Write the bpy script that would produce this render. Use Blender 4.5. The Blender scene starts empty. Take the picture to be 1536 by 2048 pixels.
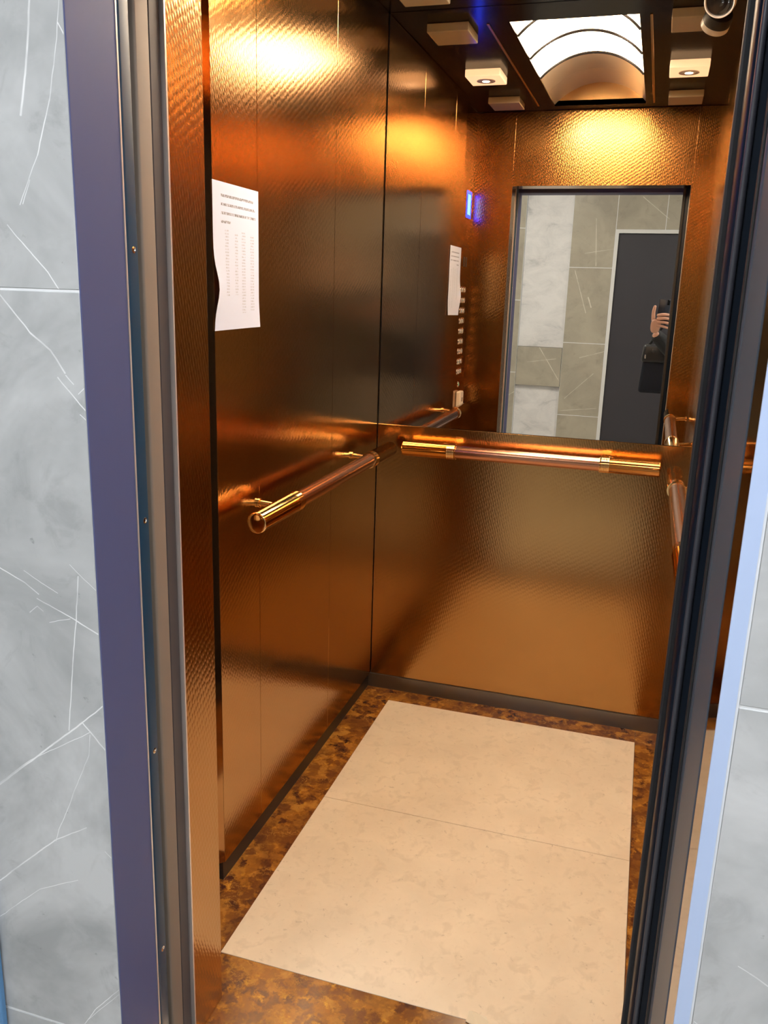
import bpy, bmesh, math, random
from mathutils import Vector, Matrix, Quaternion
random.seed(7)
C = bpy.context.scene.collection
SC = bpy.context.scene
PI = math.pi
# ------------------------------------------------------------------ camera, world, light, exposure
EYE = Vector((0.0, 0.0, 1.42))
cd = bpy.data.cameras.new('camera'); cam = bpy.data.objects.new('camera', cd); C.objects.link(cam)
cd.sensor_fit = 'VERTICAL'; cd.sensor_height = 24.0; cd.lens = 1688.05*24.0/2048.0
cd.clip_start = 0.01; cd.clip_end = 50
cam.matrix_world = Matrix(((0.954769, -0.102574, 0.279096, EYE.x), (0.295759, 0.23069, -0.926989, EYE.y),
                           (0.030701, 0.967606, 0.250593, EYE.z), (0, 0, 0, 1)))
SC.camera = cam
w = bpy.data.worlds.new('world'); SC.world = w; w.use_nodes = True
w.node_tree.nodes['Background'].inputs[0].default_value = (.02, .02, .022, 1)
w.node_tree.nodes['Background'].inputs[1].default_value = 1.0
VAULT_POWER = 30.0      # glowing vault of the cabin ceiling
LOBBY_POWER = 42.0      # lobby ceiling panels
SC.view_settings.view_transform = 'Standard'; SC.view_settings.look = 'None'
SC.view_settings.gamma = 1.0; SC.view_settings.use_curve_mapping = False
SC.view_settings.exposure = 0.0
SC.cycles.max_bounces = 14; SC.cycles.glossy_bounces = 9; SC.cycles.transmission_bounces = 8
SC.cycles.use_denoising = True

# ------------------------------------------------------------------ dimensions
XL, XR = -.8655, .188           # cabin side walls
XC = -.888                       # recessed control panel beside the doorway
YF, YB = 1.288, 2.764           # cabin front return / back wall
ZC = 2.256                      # cabin ceiling
JL, JR = -.704, .100            # cabin doorway
YW = .96                        # lobby wall face around the landing door
FL, FR = -.7075, .1195           # landing frame reveals
FY = 1.0635                     # inner end of the landing frame
YR = -2.10                      # lobby wall behind the camera
ZL = 2.70                       # lobby ceiling

# ------------------------------------------------------------------ materials
def mat(name, col=(.5, .5, .5), rough=.5, metal=0.0, emit=None, estr=0.0, spec=None, coat=0.0, trans=0.0, ior=None):
    m = bpy.data.materials.new(name); m.use_nodes = True
    b = m.node_tree.nodes['Principled BSDF']
    b.inputs['Base Color'].default_value = (*col, 1); b.inputs['Roughness'].default_value = rough
    b.inputs['Metallic'].default_value = metal
    if spec is not None: b.inputs['Specular IOR Level'].default_value = spec
    if coat: b.inputs['Coat Weight'].default_value = coat; b.inputs['Coat Roughness'].default_value = .04
    if trans: b.inputs['Transmission Weight'].default_value = trans
    if ior: b.inputs['IOR'].default_value = ior
    if emit: b.inputs['Emission Color'].default_value = (*emit, 1); b.inputs['Emission Strength'].default_value = estr
    return m
class NT:
    def __init__(s, m): s.t = m.node_tree; s.b = s.t.nodes['Principled BSDF']
    def n(s, kind, **kw):
        x = s.t.nodes.new(kind)
        for k, v in kw.items():
            if k in x.inputs: x.inputs[k].default_value = v
            else: setattr(x, k, v)
        return x
    def l(s, a, b): s.t.links.new(a, b)
    def uv(s, scale=(1, 1, 1), rot=0.0):
        u = s.n('ShaderNodeUVMap'); mp = s.n('ShaderNodeMapping')
        mp.inputs['Rotation'].default_value = (0, 0, rot); mp.inputs['Scale'].default_value = scale
        s.l(u.outputs[0], mp.inputs[0]); return mp.outputs[0]
    def noise(s, vec, scale, detail=3, rough=.5, dist=0.0, dim='3D'):
        x = s.n('ShaderNodeTexNoise'); x.inputs['Scale'].default_value = scale; x.inputs['Detail'].default_value = detail
        x.inputs['Roughness'].default_value = rough; x.inputs['Distortion'].default_value = dist
        if vec: s.l(vec, x.inputs['Vector'])
        return x
    def ramp(s, fac, stops, interp='LINEAR'):
        r = s.n('ShaderNodeValToRGB'); e = r.color_ramp.elements; r.color_ramp.interpolation = interp
        while len(e) < len(stops): e.new(.5)
        for q, (p, c) in zip(e, stops): q.position = p; q.color = (*c, 1) if len(c) == 3 else c
        s.l(fac, r.inputs[0]); return r.outputs[0]
    def mix(s, fac, a, b, mode='MIX'):
        x = s.n('ShaderNodeMix'); x.data_type = 'RGBA'; x.blend_type = mode
        for v, i in ((fac, 0), (a, 6), (b, 7)):
            if isinstance(v, (int, float)): x.inputs[i].default_value = v
            elif isinstance(v, tuple): x.inputs[i].default_value = (*v, 1)
            else: s.l(v, x.inputs[i])
        return x.outputs[2]
    def math(s, op, a, b=None, c=None, clamp=False):
        x = s.n('ShaderNodeMath'); x.operation = op; x.use_clamp = clamp
        for i, v in enumerate((a, b, c)):
            if v is None: continue
            if isinstance(v, (int, float)): x.inputs[i].default_value = v
            else: s.l(v, x.inputs[i])
        return x.outputs[0]
    def mr(s, v, a, b, c=0.0, d=1.0, smooth=True):
        x = s.n('ShaderNodeMapRange'); x.interpolation_type = 'SMOOTHSTEP' if smooth else 'LINEAR'
        for i, q in enumerate((a, b, c, d)): x.inputs[i+1].default_value = q
        s.l(v, x.inputs[0]); return x.outputs[0]
    def bump(s, h, strength=.3, dist=.001):
        x = s.n('ShaderNodeBump'); x.inputs['Strength'].default_value = strength; x.inputs['Distance'].default_value = dist
        s.l(h, x.inputs['Height']); s.l(x.outputs[0], s.b.inputs['Normal'])
    def segs(s, vec, segments, wob=.004, wscale=26):
        """soft thin lines along the given segments, slightly wobbly: the white veins of a stone-look tile"""
        nz = s.noise(vec, wscale, 2)
        off = s.n('ShaderNodeVectorMath'); off.operation = 'SUBTRACT'; s.l(nz.outputs['Color'], off.inputs[0]); off.inputs[1].default_value = (.5, .5, .5)
        sc = s.n('ShaderNodeVectorMath'); sc.operation = 'SCALE'; s.l(off.outputs[0], sc.inputs[0]); sc.inputs['Scale'].default_value = wob
        ad = s.n('ShaderNodeVectorMath'); ad.operation = 'ADD'; s.l(vec, ad.inputs[0]); s.l(sc.outputs[0], ad.inputs[1])
        flat = s.n('ShaderNodeVectorMath'); flat.operation = 'MULTIPLY'; s.l(ad.outputs[0], flat.inputs[0]); flat.inputs[1].default_value = (1, 1, 0)
        tot = None
        for (u0, v0, u1, v1, wd) in segments:
            bx, by = u1-u0, v1-v0; L2 = bx*bx+by*by
            pa = s.n('ShaderNodeVectorMath'); pa.operation = 'SUBTRACT'; s.l(flat.outputs[0], pa.inputs[0]); pa.inputs[1].default_value = (u0, v0, 0)
            dt = s.n('ShaderNodeVectorMath'); dt.operation = 'DOT_PRODUCT'; s.l(pa.outputs[0], dt.inputs[0]); dt.inputs[1].default_value = (bx/L2, by/L2, 0)
            h = s.math('MULTIPLY', dt.outputs['Value'], 1.0, clamp=True)
            pj = s.n('ShaderNodeVectorMath'); pj.operation = 'SCALE'; pj.inputs[0].default_value = (bx, by, 0); s.l(h, pj.inputs['Scale'])
            d = s.n('ShaderNodeVectorMath'); d.operation = 'DISTANCE'; s.l(pa.outputs[0], d.inputs[0]); s.l(pj.outputs[0], d.inputs[1])
            k = s.mr(d.outputs['Value'], wd*.35, wd*1.15, 1.0, 0.0)
            tot = k if tot is None else s.math('MAXIMUM', tot, k)
        return tot

def bronze(name, col, rough, strength=.10):
    m = mat(name, col, rough, 1.0); t = NT(m)
    # short upright dashes on a slanting lattice
    u = t.n('ShaderNodeUVMap'); sp = t.n('ShaderNodeSeparateXYZ'); t.l(u.outputs[0], sp.inputs[0])
    cx = t.n('ShaderNodeCombineXYZ'); t.l(t.math('ADD', t.math('MULTIPLY', sp.outputs[0], 125.0), t.math('MULTIPLY', sp.outputs[1], 36.0)), cx.inputs[0])
    t.l(t.math('SUBTRACT', t.math('MULTIPLY', sp.outputs[1], 62.0), t.math('MULTIPLY', sp.outputs[0], 40.0)), cx.inputs[1])
    v = t.n('ShaderNodeTexVoronoi'); v.voronoi_dimensions = '2D'; v.inputs['Scale'].default_value = 1.0; v.inputs['Randomness'].default_value = .32
    t.l(cx.outputs[0], v.inputs['Vector'])
    h = t.mr(v.outputs['Distance'], .12, .55, 1.0, 0.0)
    t.bump(h, strength, .0011)
    n = t.noise(t.uv(), 3.0, 3)
    t.l(t.mr(n.outputs[0], .3, .7, rough-.015, rough+.02), t.b.inputs['Roughness'])
    return m
BRONZE = bronze('embossed_bronze_steel', (.46, .255, .095), .165, .085)
BRONZE_BACK = bronze('embossed_bronze_steel_back', (.46, .255, .095), .17, .045)
BRONZE_FINE = bronze('embossed_bronze_steel_front', (.46, .255, .095), .20, .17)
BRONZE_FLAT = mat('polished_bronze_steel', (.42, .22, .09), .10, 1.0)
BRASS = mat('polished_brass', (.86, .56, .24), .10, 1.0)
COPPER = mat('copper_tube', (.50, .24, .14), .22, 1.0)
CHROME = mat('bright_steel', (.75, .73, .70), .15, 1.0)
MIRROR = mat('mirror_glass', (.82, .74, .62), .0, 1.0)
BLACK_GLOSS = mat('black_gloss_sheet', (.012, .009, .007), .16, 0.0, spec=.5, ior=1.16)
STEEL_DULL = mat('dull_steel', (.22, .215, .21), .36, .9)
STEEL_DARK = mat('dark_steel_skirting', (.07, .065, .062), .4, .7)
DARK_GAP = mat('black_rubber', (.012, .012, .014), .6)
NAVY = mat('navy_door_paint', (.0035, .009, .019), .38, 0.0, spec=.16)
HIGHLIGHT_GREY = mat('highlight_grey', (.045, .047, .062), .4)  # paler than the navy paint: the edge's highlight put into the colour
NAVY_EDGE = mat('blue_landing_door_paint', (.016, .050, .092), .4, spec=.25)
GREY_DOOR = mat('grey_blue_door_face', (.055, .064, .082), .4)
FRAME = mat('blue_grey_frame_paint', (.085, .098, .215), .5, 0.0, spec=.25)
FRAME_GLOSS = mat('polished_dark_steel', (.50, .50, .54), .045, 1.0)
SATIN = mat('satin_grey_film', (.085, .10, .125), .35, spec=.4)
FRAME_LIP_LIT = mat('lobby_lit_frame_lip', (.50, .62, .88), .4)  # lobby light on the frame's front face, put into a pale base colour
EDGE = mat('bare_sheet_edge', (.85, .74, .68), .35, .6)
STRIP = mat('car_door_edge_steel', (.26, .20, .155), .6, .15)
STRIP_DARK = mat('car_door_edge_dark', (.075, .066, .068), .55, .1)
GROUT = mat('white_grout', (.82, .84, .86), .8)
WHITE_WALL = mat('white_plaster', (.75, .75, .73), .8)
DOOR_DARK = mat('charcoal_door', (.036, .034, .042), .5)
TRIM_WHITE = mat('white_metal_trim', (.72, .72, .70), .35)
BLUE_BOARD = mat('blue_plastic', (.10, .26, .50), .4)
PLASTIC_WHITE = mat('cream_plastic', (.75, .68, .55), .4)
CCTV_WHITE = mat('cctv_white_shell', (.62, .60, .56), .35)
LENS_BLACK = mat('black_lens_glass', (.01, .01, .01), .06, coat=.5)
GOLD_SLIT = mat('gold_strip', (.75, .45, .16), .25, 1.0)
ACRYL = mat('clear_tinted_acrylic', (.72, .62, .42), .14, 0.0, trans=.45, ior=1.45)
ACRYL_LIT = mat('lit_white_acrylic', (.85, .80, .72), .35, 0.0, emit=(1, .66, .40), estr=1.25)
END_PANEL = mat('gold_end_panel', (.72, .44, .19), .22, .9)
BULB = mat('lamp_bulb', (1, .9, .8), .3, emit=(1, .8, .6), estr=14)
DIFF = mat('glowing_diffuser', (.85, .82, .78), .5, emit=(1.0, .82, .62), estr=VAULT_POWER)
DIFF_DIM = mat('unlit_opal_sheet', (.50, .43, .35), .22)
RIB = mat('dark_brown_rib', (.004, .003, .003), .7, spec=.1)
DISPLAY = mat('blue_display', (.02, .05, .2), .2, emit=(.001, .006, 1.0), estr=34.0)
DISPLAY_LIT = mat('pale_blue_digit', (.3, .6, 1), .2, emit=(.06, .42, 1.0), estr=3.0)
GREEN = mat('green_button', (.05, .30, .16), .25)
LOBBY_LIGHT = mat('lobby_light_panel', (.9, .9, .9), .5, emit=(.93, .96, 1.0), estr=LOBBY_POWER)
SKIN = mat('skin', (.62, .33, .22), .5)
JACKET = mat('black_jacket_cloth', (.012, .013, .015), .75)
TROUSER = mat('dark_trouser_cloth', (.02, .022, .03), .85)
HAIR = mat('dark_hair', (.018, .012, .009), .6)
SHOE = mat('black_leather', (.012, .012, .013), .35)
BAG = mat('dark_navy_bag', (.006, .008, .016), .6, spec=.25)
PHONE = mat('dark_blue_phone', (.008, .014, .028), .3)
EYEW = mat('eye_white', (.8, .78, .75), .3)
LIP = mat('lip', (.50, .18, .15), .5)

def emperador():
    # brecciated marble: dark maroon and ochre clasts of 1-3 cm in a golden, thinly veined ground
    m = mat('brown_marble', rough=.17); t = NT(m); uv = t.uv()
    nn = t.noise(uv, 21, 6, .74); sc = t.n('ShaderNodeVectorMath'); sc.operation = 'SCALE'; t.l(nn.outputs['Color'], sc.inputs[0]); sc.inputs['Scale'].default_value = .085
    wv = t.n('ShaderNodeVectorMath'); wv.operation = 'ADD'; t.l(uv, wv.inputs[0]); t.l(sc.outputs[0], wv.inputs[1])
    def vor(scale, feature):
        v = t.n('ShaderNodeTexVoronoi'); v.voronoi_dimensions = '2D'; v.feature = feature; v.inputs['Scale'].default_value = scale; t.l(wv.outputs[0], v.inputs['Vector']); return v
    cell = vor(34, 'F1'); sep = t.n('ShaderNodeSeparateColor'); t.l(cell.outputs['Color'], sep.inputs[0])
    base = t.ramp(sep.outputs[0], [(.10, (.052, .017, .012)), (.36, (.13, .046, .014)), (.62, (.27, .105, .016)), (.90, (.38, .175, .030))])
    base = t.mix(t.mr(t.noise(uv, 60, 4, .65).outputs[0], .40, .68, 0, .55), base, (.19, .075, .020))
    ground = t.ramp(t.noise(uv, 34, 4, .65).outputs[0], [(.36, (.10, .034, .011)), (.54, (.27, .105, .014)), (.70, (.60, .30, .035))])
    edge = t.math('MULTIPLY', t.mr(vor(34, 'DISTANCE_TO_EDGE').outputs['Distance'], .02, .26, 1, 0), t.mr(t.noise(uv, 11, 3).outputs[0], .34, .62, .25, 1))
    c = t.mix(edge, base, ground)
    fine = t.math('MULTIPLY', t.mr(vor(58, 'DISTANCE_TO_EDGE').outputs['Distance'], .0, .05, .7, 0), t.mr(t.noise(uv, 15, 3).outputs[0], .52, .66))
    c = t.mix(t.mr(t.noise(uv, 7, 4, .6).outputs[0], .44, .64, 0, .62), c, (.105, .038, .014))
    t.l(t.mix(fine, c, (.62, .34, .07)), t.b.inputs['Base Color']); return m
MARBLE_BROWN = emperador()
def tube_lit(m):
    # the sheet glows most along the two tubes that run behind it
    t = NT(m); tc = t.n('ShaderNodeTexCoord'); sp = t.n('ShaderNodeSeparateXYZ'); t.l(tc.outputs['Object'], sp.inputs[0])
    d = t.math('ABSOLUTE', t.math('SUBTRACT', t.math('ABSOLUTE', sp.outputs[0]), .135))
    t.l(t.mr(d, .0, .045, VAULT_POWER*4.2, VAULT_POWER*.40), t.b.inputs['Emission Strength'])
tube_lit(DIFF)
def cream():
    m = mat('cream_floor_tile', rough=.38); t = NT(m); uv = t.uv()
    n1 = t.noise(uv, 6, 4, .6); n2 = t.noise(uv, 60, 4, .7, .6); n3 = t.noise(uv, 24, 3, .6, .5)
    c = t.ramp(n1.outputs[0], [(.3, (.62, .53, .395)), (.7, (.72, .62, .465))])
    c = t.mix(t.mr(n3.outputs[0], .50, .68, 0, .60), c, (.56, .475, .35))
    c = t.mix(t.mr(n2.outputs[0], .60, .72, 0, .60), c, (.38, .31, .22))
    t.l(c, t.b.inputs['Base Color']); return m
CREAM = cream()
def stone_tile(name, segments=None, dark=(.35, .365, .37), light=(.58, .595, .605), vein=(.88, .89, .90)):
    m = mat(name, rough=.30); t = NT(m); uv = t.uv()
    n1 = t.noise(uv, 3.2, 5, .62, .6); n2 = t.noise(uv, 11, 5, .65, .8); n3 = t.noise(uv, 55, 3, .6)
    c = t.ramp(n1.outputs[0], [(.36, dark), (.62, light)])
    c = t.mix(t.mr(n2.outputs[0], .50, .74, 0, .30), c, light)
    c = t.mix(t.mr(n2.outputs[0], .46, .28, 0, .40), c, tuple(q*.72 for q in dark))
    c = t.mix(t.mr(n3.outputs[0], .68, .78, 0, .55), c, tuple(q*.5 for q in dark))
    if segments: f = t.segs(uv, segments)
    else:
        a = t.noise(t.uv((1, .55, 1), .7), 2.6, 2, .5, 1.4)
        d = t.math('ABSOLUTE', t.math('SUBTRACT', a.outputs[0], .5))
        f = t.math('MULTIPLY', t.mr(d, .0, .006, 1, 0), t.mr(t.noise(uv, 2.1, 2).outputs[0], .46, .58, 0, .9))
    t.l(t.mix(t.math('MULTIPLY', f, t.mr(t.noise(uv, 14, 3).outputs[0], .30, .60, .35, .95)), c, vein), t.b.inputs['Base Color']); return m
VL = [(-.7553,1.7493,-.7674,1.6786,.0019),(-.7674,1.6786,-.7800,1.6222,.0019),(-.7142,1.7469,-.7268,1.6769,.0007),(-.7268,1.6769,-.7371,1.6381,.0010),(-.7371,1.6381,-.7594,1.5753,.0011),(-.7594,1.5753,-.7914,1.5158,.0008),(-.7181,1.7230,-.7087,1.7063,.0010),(-.7733,1.5458,-.7866,1.5169,.0007),(-.8132,1.4912,-.7917,1.4697,.0008),(-.7917,1.4697,-.7562,1.4328,.0010),(-.7562,1.4328,-.7402,1.4113,.0010),(-.8338,1.4022,-.7902,1.3550,.0013),(-.7902,1.3550,-.7604,1.3334,.0015),(-.7604,1.3334,-.7390,1.3049,.0015),(-.7377,1.3017,-.7268,1.2904,.0009),(-.7506,1.2977,-.7067,1.2517,.0011),(-.7199,1.2776,-.7066,1.2890,.0008),(-.7195,1.2495,-.7061,1.2390,.0007),(-.8729,1.0146,-.8307,.9971,.0011),(-.8307,.9971,-.8078,.9825,.0010),(-.8110,.9752,-.7487,.9509,.0010),(-.7487,.9509,-.7080,.9324,.0013),(-.7381,1.0184,-.7470,.9512,.0010),(-.7470,.9512,-.7640,.8339,.0010),(-.7640,.8339,-.7722,.7707,.0010),(-.8309,1.0147,-.8027,1.0008,.0005),(-.8027,1.0008,-.7747,.9885,.0005),(-.7511,1.0339,-.7073,.9978,.0005),(-.8261,.9512,-.8120,.9634,.0007),(-.8120,.9634,-.8030,.9569,.0007),(-.7098,.8218,-.7473,.7880,.0013),(-.7473,.7880,-.9096,.6494,.0016),(-.7473,.7880,-.7083,.7469,.0014),(-.7352,.7738,-.8480,.7047,.0007),(-.8480,.7047,-.9094,.6522,.0006),(-.7354,.7696,-.7395,.7355,.0006),(-.7395,.7355,-.8039,.5912,.0007),(-.8039,.5912,-.8111,.5696,.0007),(-.7526,.6069,-.8129,.5709,.0010),(-.8129,.5709,-.9280,.4675,.0014),(-.7749,.5075,-.8495,.4711,.0007),(-.8495,.4711,-.9352,.3956,.0007),(-.7057,.3235,-.7593,.2617,.0008),(-.7593,.2617,-.7832,.2234,.0008),(-.7215,.5727,-.7061,.5597,.0006),(-.7062,.3136,-.7755,.2362,.0005),(-.7940,.9403,-.7571,.9512,.0005)]
VR = [(.1828,.6348,.1974,.6275,.0008),(.1974,.6275,.2322,.6098,.0011),(.1430,.5382,.1507,.5337,.0009),(.2322,.6098,.3130,.5330,.0011)]
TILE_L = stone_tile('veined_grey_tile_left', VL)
TILE_R = stone_tile('veined_grey_tile_right_lit', VR, light=(.66, .67, .68), dark=(.46, .475, .48))  # base colour lightened for the stronger lobby light on this side
VB = [(-.56,2.08,-.53,1.70,.003),(-.70,1.66,-.58,1.31,.003),(-.60,.93,-.37,1.0,.0025),(-.70,.57,-.47,.80,.002),(-.63,1.80,-.39,1.84,.002),(-.73,.46,-.42,.50,.002),(-1.05,.87,-.80,.91,.0025),(-.95,1.0,-.76,.72,.003),(-.57,1.44,-.54,1.36,.006),(-.20,2.25,.02,2.08,.003),(-1.3,2.2,-1.2,1.7,.003),(-1.30,.50,-1.15,.60,.003),(.7,.4,1.0,1.2,.003),(1.3,1.9,1.5,1.2,.003)]
TILE = stone_tile('veined_grey_tile', VB, (.35, .315, .25), (.44, .40, .315), (.74, .69, .58))
FLOOR_STONE = stone_tile('lobby_floor_stone', None, (.42, .41, .39), (.5, .49, .47), (.6, .6, .58))
def white_marble():
    m = mat('white_marble', rough=.45); t = NT(m); uv = t.uv()
    a = t.noise(t.uv((1, 1.4, 1), .5), 5, 6, .62, .5)
    t.l(t.ramp(a.outputs[0], [(.30, (.46, .455, .45)), (.44, (.66, .65, .64)), (.60, (.74, .73, .72))]), t.b.inputs['Base Color'])
    t.bump(t.noise(uv, 45, 4, .6, .5).outputs[0], .5, .002); return m
MARBLE_WHITE = white_marble()
def paper():
    """printed sheet: four lines of running text, then a four-column table of faint entries (UV in metres from the sheet's corner)"""
    m = mat('printed_paper', rough=.75); t = NT(m)
    u = t.n('ShaderNodeUVMap'); sp = t.n('ShaderNodeSeparateXYZ'); t.l(u.outputs[0], sp.inputs[0]); U, V = sp.outputs[0], sp.outputs[1]
    mk = t.n('ShaderNodeMapping'); mk.inputs['Scale'].default_value = (420, 160, 1); t.l(u.outputs[0], mk.inputs[0])
    glyph = t.mr(t.noise(mk.outputs[0], 1.0, 2, .6).outputs[0], .38, .56)
    tot = None
    def band(x, a, b): return t.math('MULTIPLY', t.math('GREATER_THAN', x, a), t.math('LESS_THAN', x, b))
    for (v, a, b) in ((.2690, .036, .186), (.2520, .036, .194), (.2350, .036, .196), (.2180, .036, .078)):
        k = t.math('MULTIPLY', band(V, v-.0026, v+.0026), band(U, a, b)); k = t.math('MULTIPLY', k, t.math('MULTIPLY', glyph, .95))
        tot = k if tot is None else t.math('MAXIMUM', tot, k)
    rows = t.mr(t.math('PINGPONG', V, .0031), .0010, .0020)
    for (a, b, v0, v1) in ((.052, .068, .068, .205), (.096, .110, .072, .200), (.128, .146, .034, .203), (.170, .188, .036, .200)):
        k = t.math('MULTIPLY', band(U, a, b), band(V, v0, v1)); k = t.math('MULTIPLY', k, t.math('MULTIPLY', rows, t.math('MULTIPLY', glyph, .38)))
        tot = t.math('MAXIMUM', tot, k)
    t.l(t.mix(tot, (.68, .77, 1.0), (.16, .16, .22)), t.b.inputs['Base Color']); return m
PAPER = paper()

# ------------------------------------------------------------------ mesh helpers
def uv_box(me):
    uvl = me.uv_layers.new(name='UVMap') if not me.uv_layers else me.uv_layers[0]
    for p in me.polygons:
        n = p.normal; ax = max(range(3), key=lambda i: abs(n[i]))
        for li in p.loop_indices:
            c = me.vertices[me.loops[li].vertex_index].co
            uvl.data[li].uv = ((c.y, c.z), (c.x, c.z), (c.x, c.y))[ax]
def link(name, bm, m, parent=None, base=None, smooth=False, uvfix=None):
    """bm is in world coordinates; the object's origin goes to base (or the parent's world position)"""
    me = bpy.data.meshes.new(name)
    bmesh.ops.recalc_face_normals(bm, faces=bm.faces[:]) if not getattr(bm, 'keep_normals', False) else None
    bm.to_mesh(me); bm.free()
    (uvfix or uv_box)(me)
    o = bpy.data.objects.new(name, me); C.objects.link(o)
    me.materials.append(m)
    origin = Vector((0, 0, 0))
    if parent is not None:
        q = parent
        while q is not None: origin += q.location; q = q.parent
        o.parent = parent
    elif base is not None:
        origin = Vector(base); o.location = base
    if origin.length: me.transform(Matrix.Translation(-origin))
    if smooth:
        for p in me.polygons: p.use_smooth = True
        try: me.set_sharp_from_angle(angle=math.radians(40))
        except Exception: pass
    return o
def tag(o, label=None, cat=None, group=None, kind=None):
    if label: o['label'] = label
    if cat: o['category'] = cat
    if group: o['group'] = group
    if kind: o['kind'] = kind
    return o
def thing(name, label, cat, loc=(0, 0, 0), group=None):
    o = bpy.data.objects.new(name, None); C.objects.link(o); o.location = loc; o.empty_display_size = .05
    return tag(o, label, cat, group)
def box(bm, x0, x1, y0, y1, z0, z1, bev=0.0, seg=2):
    vs = [bm.verts.new(p) for p in ((x0,y0,z0),(x1,y0,z0),(x1,y1,z0),(x0,y1,z0),(x0,y0,z1),(x1,y0,z1),(x1,y1,z1),(x0,y1,z1))]
    fs = [bm.faces.new([vs[i] for i in f]) for f in ((0,3,2,1),(4,5,6,7),(0,1,5,4),(1,2,6,5),(2,3,7,6),(3,0,4,7))]
    if bev:
        es = set(e for f in fs for e in f.edges)
        bmesh.ops.bevel(bm, geom=list(es), offset=bev, segments=seg, affect='EDGES', profile=.5)
    return bm
def B(*a, **k): return box(bmesh.new(), *a, **k)
def prism(pts, z0, z1, bev=0.0):
    bm = bmesh.new()
    lo = [bm.verts.new((x, y, z0)) for x, y in pts]; hi = [bm.verts.new((x, y, z1)) for x, y in pts]
    n = len(pts); bm.faces.new(lo[::-1]); bm.faces.new(hi)
    for i in range(n): bm.faces.new((lo[i], lo[(i+1) % n], hi[(i+1) % n], hi[i]))
    if bev: bmesh.ops.bevel(bm, geom=bm.edges[:], offset=bev, segments=2, affect='EDGES', profile=.5)
    return bm
def lathe(bm, p0, p1, prof, seg=32, cap=True):
    """surface of revolution along p0->p1; prof = [(t along axis in metres, radius)]"""
    p0, p1 = Vector(p0), Vector(p1); ax = (p1-p0).normalized(); q = Vector((0, 0, 1)).rotation_difference(ax)
    rings = []
    for t, r in prof:
        rings.append([bm.verts.new(p0 + ax*t + q @ Vector((r*math.cos(2*PI*k/seg), r*math.sin(2*PI*k/seg), 0))) for k in range(seg)])
    for a, b in zip(rings, rings[1:]):
        for k in range(seg): bm.faces.new((a[k], a[(k+1) % seg], b[(k+1) % seg], b[k]))
    if cap: bm.faces.new(rings[0][::-1]); bm.faces.new(rings[-1])
    return bm
def tube(bm, pts, r, seg=14):
    pts = [Vector(p) for p in pts]; rings = []
    rs = r if isinstance(r, (list, tuple)) else [r]*len(pts)
    up = None
    for i, p in enumerate(pts):
        d = (pts[min(i+1, len(pts)-1)]-pts[max(i-1, 0)]).normalized()
        if up is None: up = d.orthogonal().normalized()
        s = d.cross(up).normalized(); up = s.cross(d).normalized()
        rings.append([bm.verts.new(p + (up*math.cos(2*PI*k/seg)+s*math.sin(2*PI*k/seg))*rs[i]) for k in range(seg)])
    for a, b in zip(rings, rings[1:]):
        for k in range(seg): bm.faces.new((a[k], a[(k+1) % seg], b[(k+1) % seg], b[k]))
    bm.faces.new(rings[0][::-1]); bm.faces.new(rings[-1]); return bm
def dup(root, delta, label=None):
    """copy of a thing with copies of its parts"""
    r = root.copy(); C.objects.link(r); r.location = root.location + Vector(delta)
    if label: r['label'] = label
    for ch in list(root.children):
        c = ch.copy(); C.objects.link(c); c.parent = r
        for g in list(ch.children): d = g.copy(); C.objects.link(d); d.parent = c
    return r
def part(name, bm, m, parent, **k): return link(name, bm, m, parent, **k)

# ================================================================== STRUCTURE: the lift cabin
fl = tag(link('floor', B(XL-.03, XR+.03, 1.17, YB+.03, -.06, -.012), STEEL_DULL), 'lift cabin floor of cream tiles edged with brown marble', 'floor', kind='structure')
TX0, TX1, TY0, TYM, TY1 = -.766, .0915, 1.398, 2.030, 2.672
part('tile', B(TX0+.0006, TX1-.0006, TY0, TYM-.0009, -.012, .0012, bev=.0006, seg=1), CREAM, fl)
part('tile', B(TX0+.0006, TX1-.0006, TYM+.0009, TY1, -.012, .0010, bev=.0006, seg=1), CREAM, fl)
for a in ((XL-.022, TX0, 1.20, YB), (TX1, XR, 1.20, YB), (TX0, TX1, TY1, YB), (TX0, TX1, 1.20, TY0)):
    part('border_stone', B(a[0]+.0004, a[1]-.0004, a[2]+.0004, a[3]-.0004, -.012, 0.0), MARBLE_BROWN, fl)
part('sill', B(JL-.03, JR+.03, 1.155, 1.1995, -.012, .0005), CHROME, fl)

wl = tag(link('wall_left', B(XL-.075, XL-.0455, YF, YB+.03, 0, ZC+.02), STEEL_DULL), 'left cabin wall of embossed bronze steel panels', 'wall', kind='structure')
for (a, b) in ((1.6125, 1.8192), (1.8208, 2.3142), (2.3158, YB-.001)):
    part('panel', B(XL-.045, XL, a, b, .052, ZC-.002, bev=.0004, seg=1), BRONZE, wl)
part('edge_strip', prism([(XL-.0008, 1.6122), (XL-.0135, 1.5990), (XL-.044, 1.5990), (XL-.044, 1.6122)], .053, ZC-.002), BRONZE_FLAT, wl)
wb = tag(link('wall_back', B(XL-.045, XR+.045, YB+.014, YB+.045, 0, ZC+.02), STEEL_DULL), 'back cabin wall with a bronze steel panel below the mirror', 'wall', kind='structure')
part('panel', B(XL+.001, XR-.001, YB, YB+.013, .052, .985, bev=.0012, seg=1), BRONZE_BACK, wb)
wr = tag(link('wall_right', B(XR+.016, XR+.045, YF, YB+.03, 0, ZC+.02), STEEL_DULL), 'right cabin wall of embossed bronze steel panels', 'wall', kind='structure')
for (a, b) in ((YF+.001, 1.8197), (1.8203, 2.3147), (2.3153, YB-.001)):
    part('panel', B(XR, XR+.015, a, b, .052, ZC-.002, bev=.0004, seg=1), BRONZE, wr)
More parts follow.
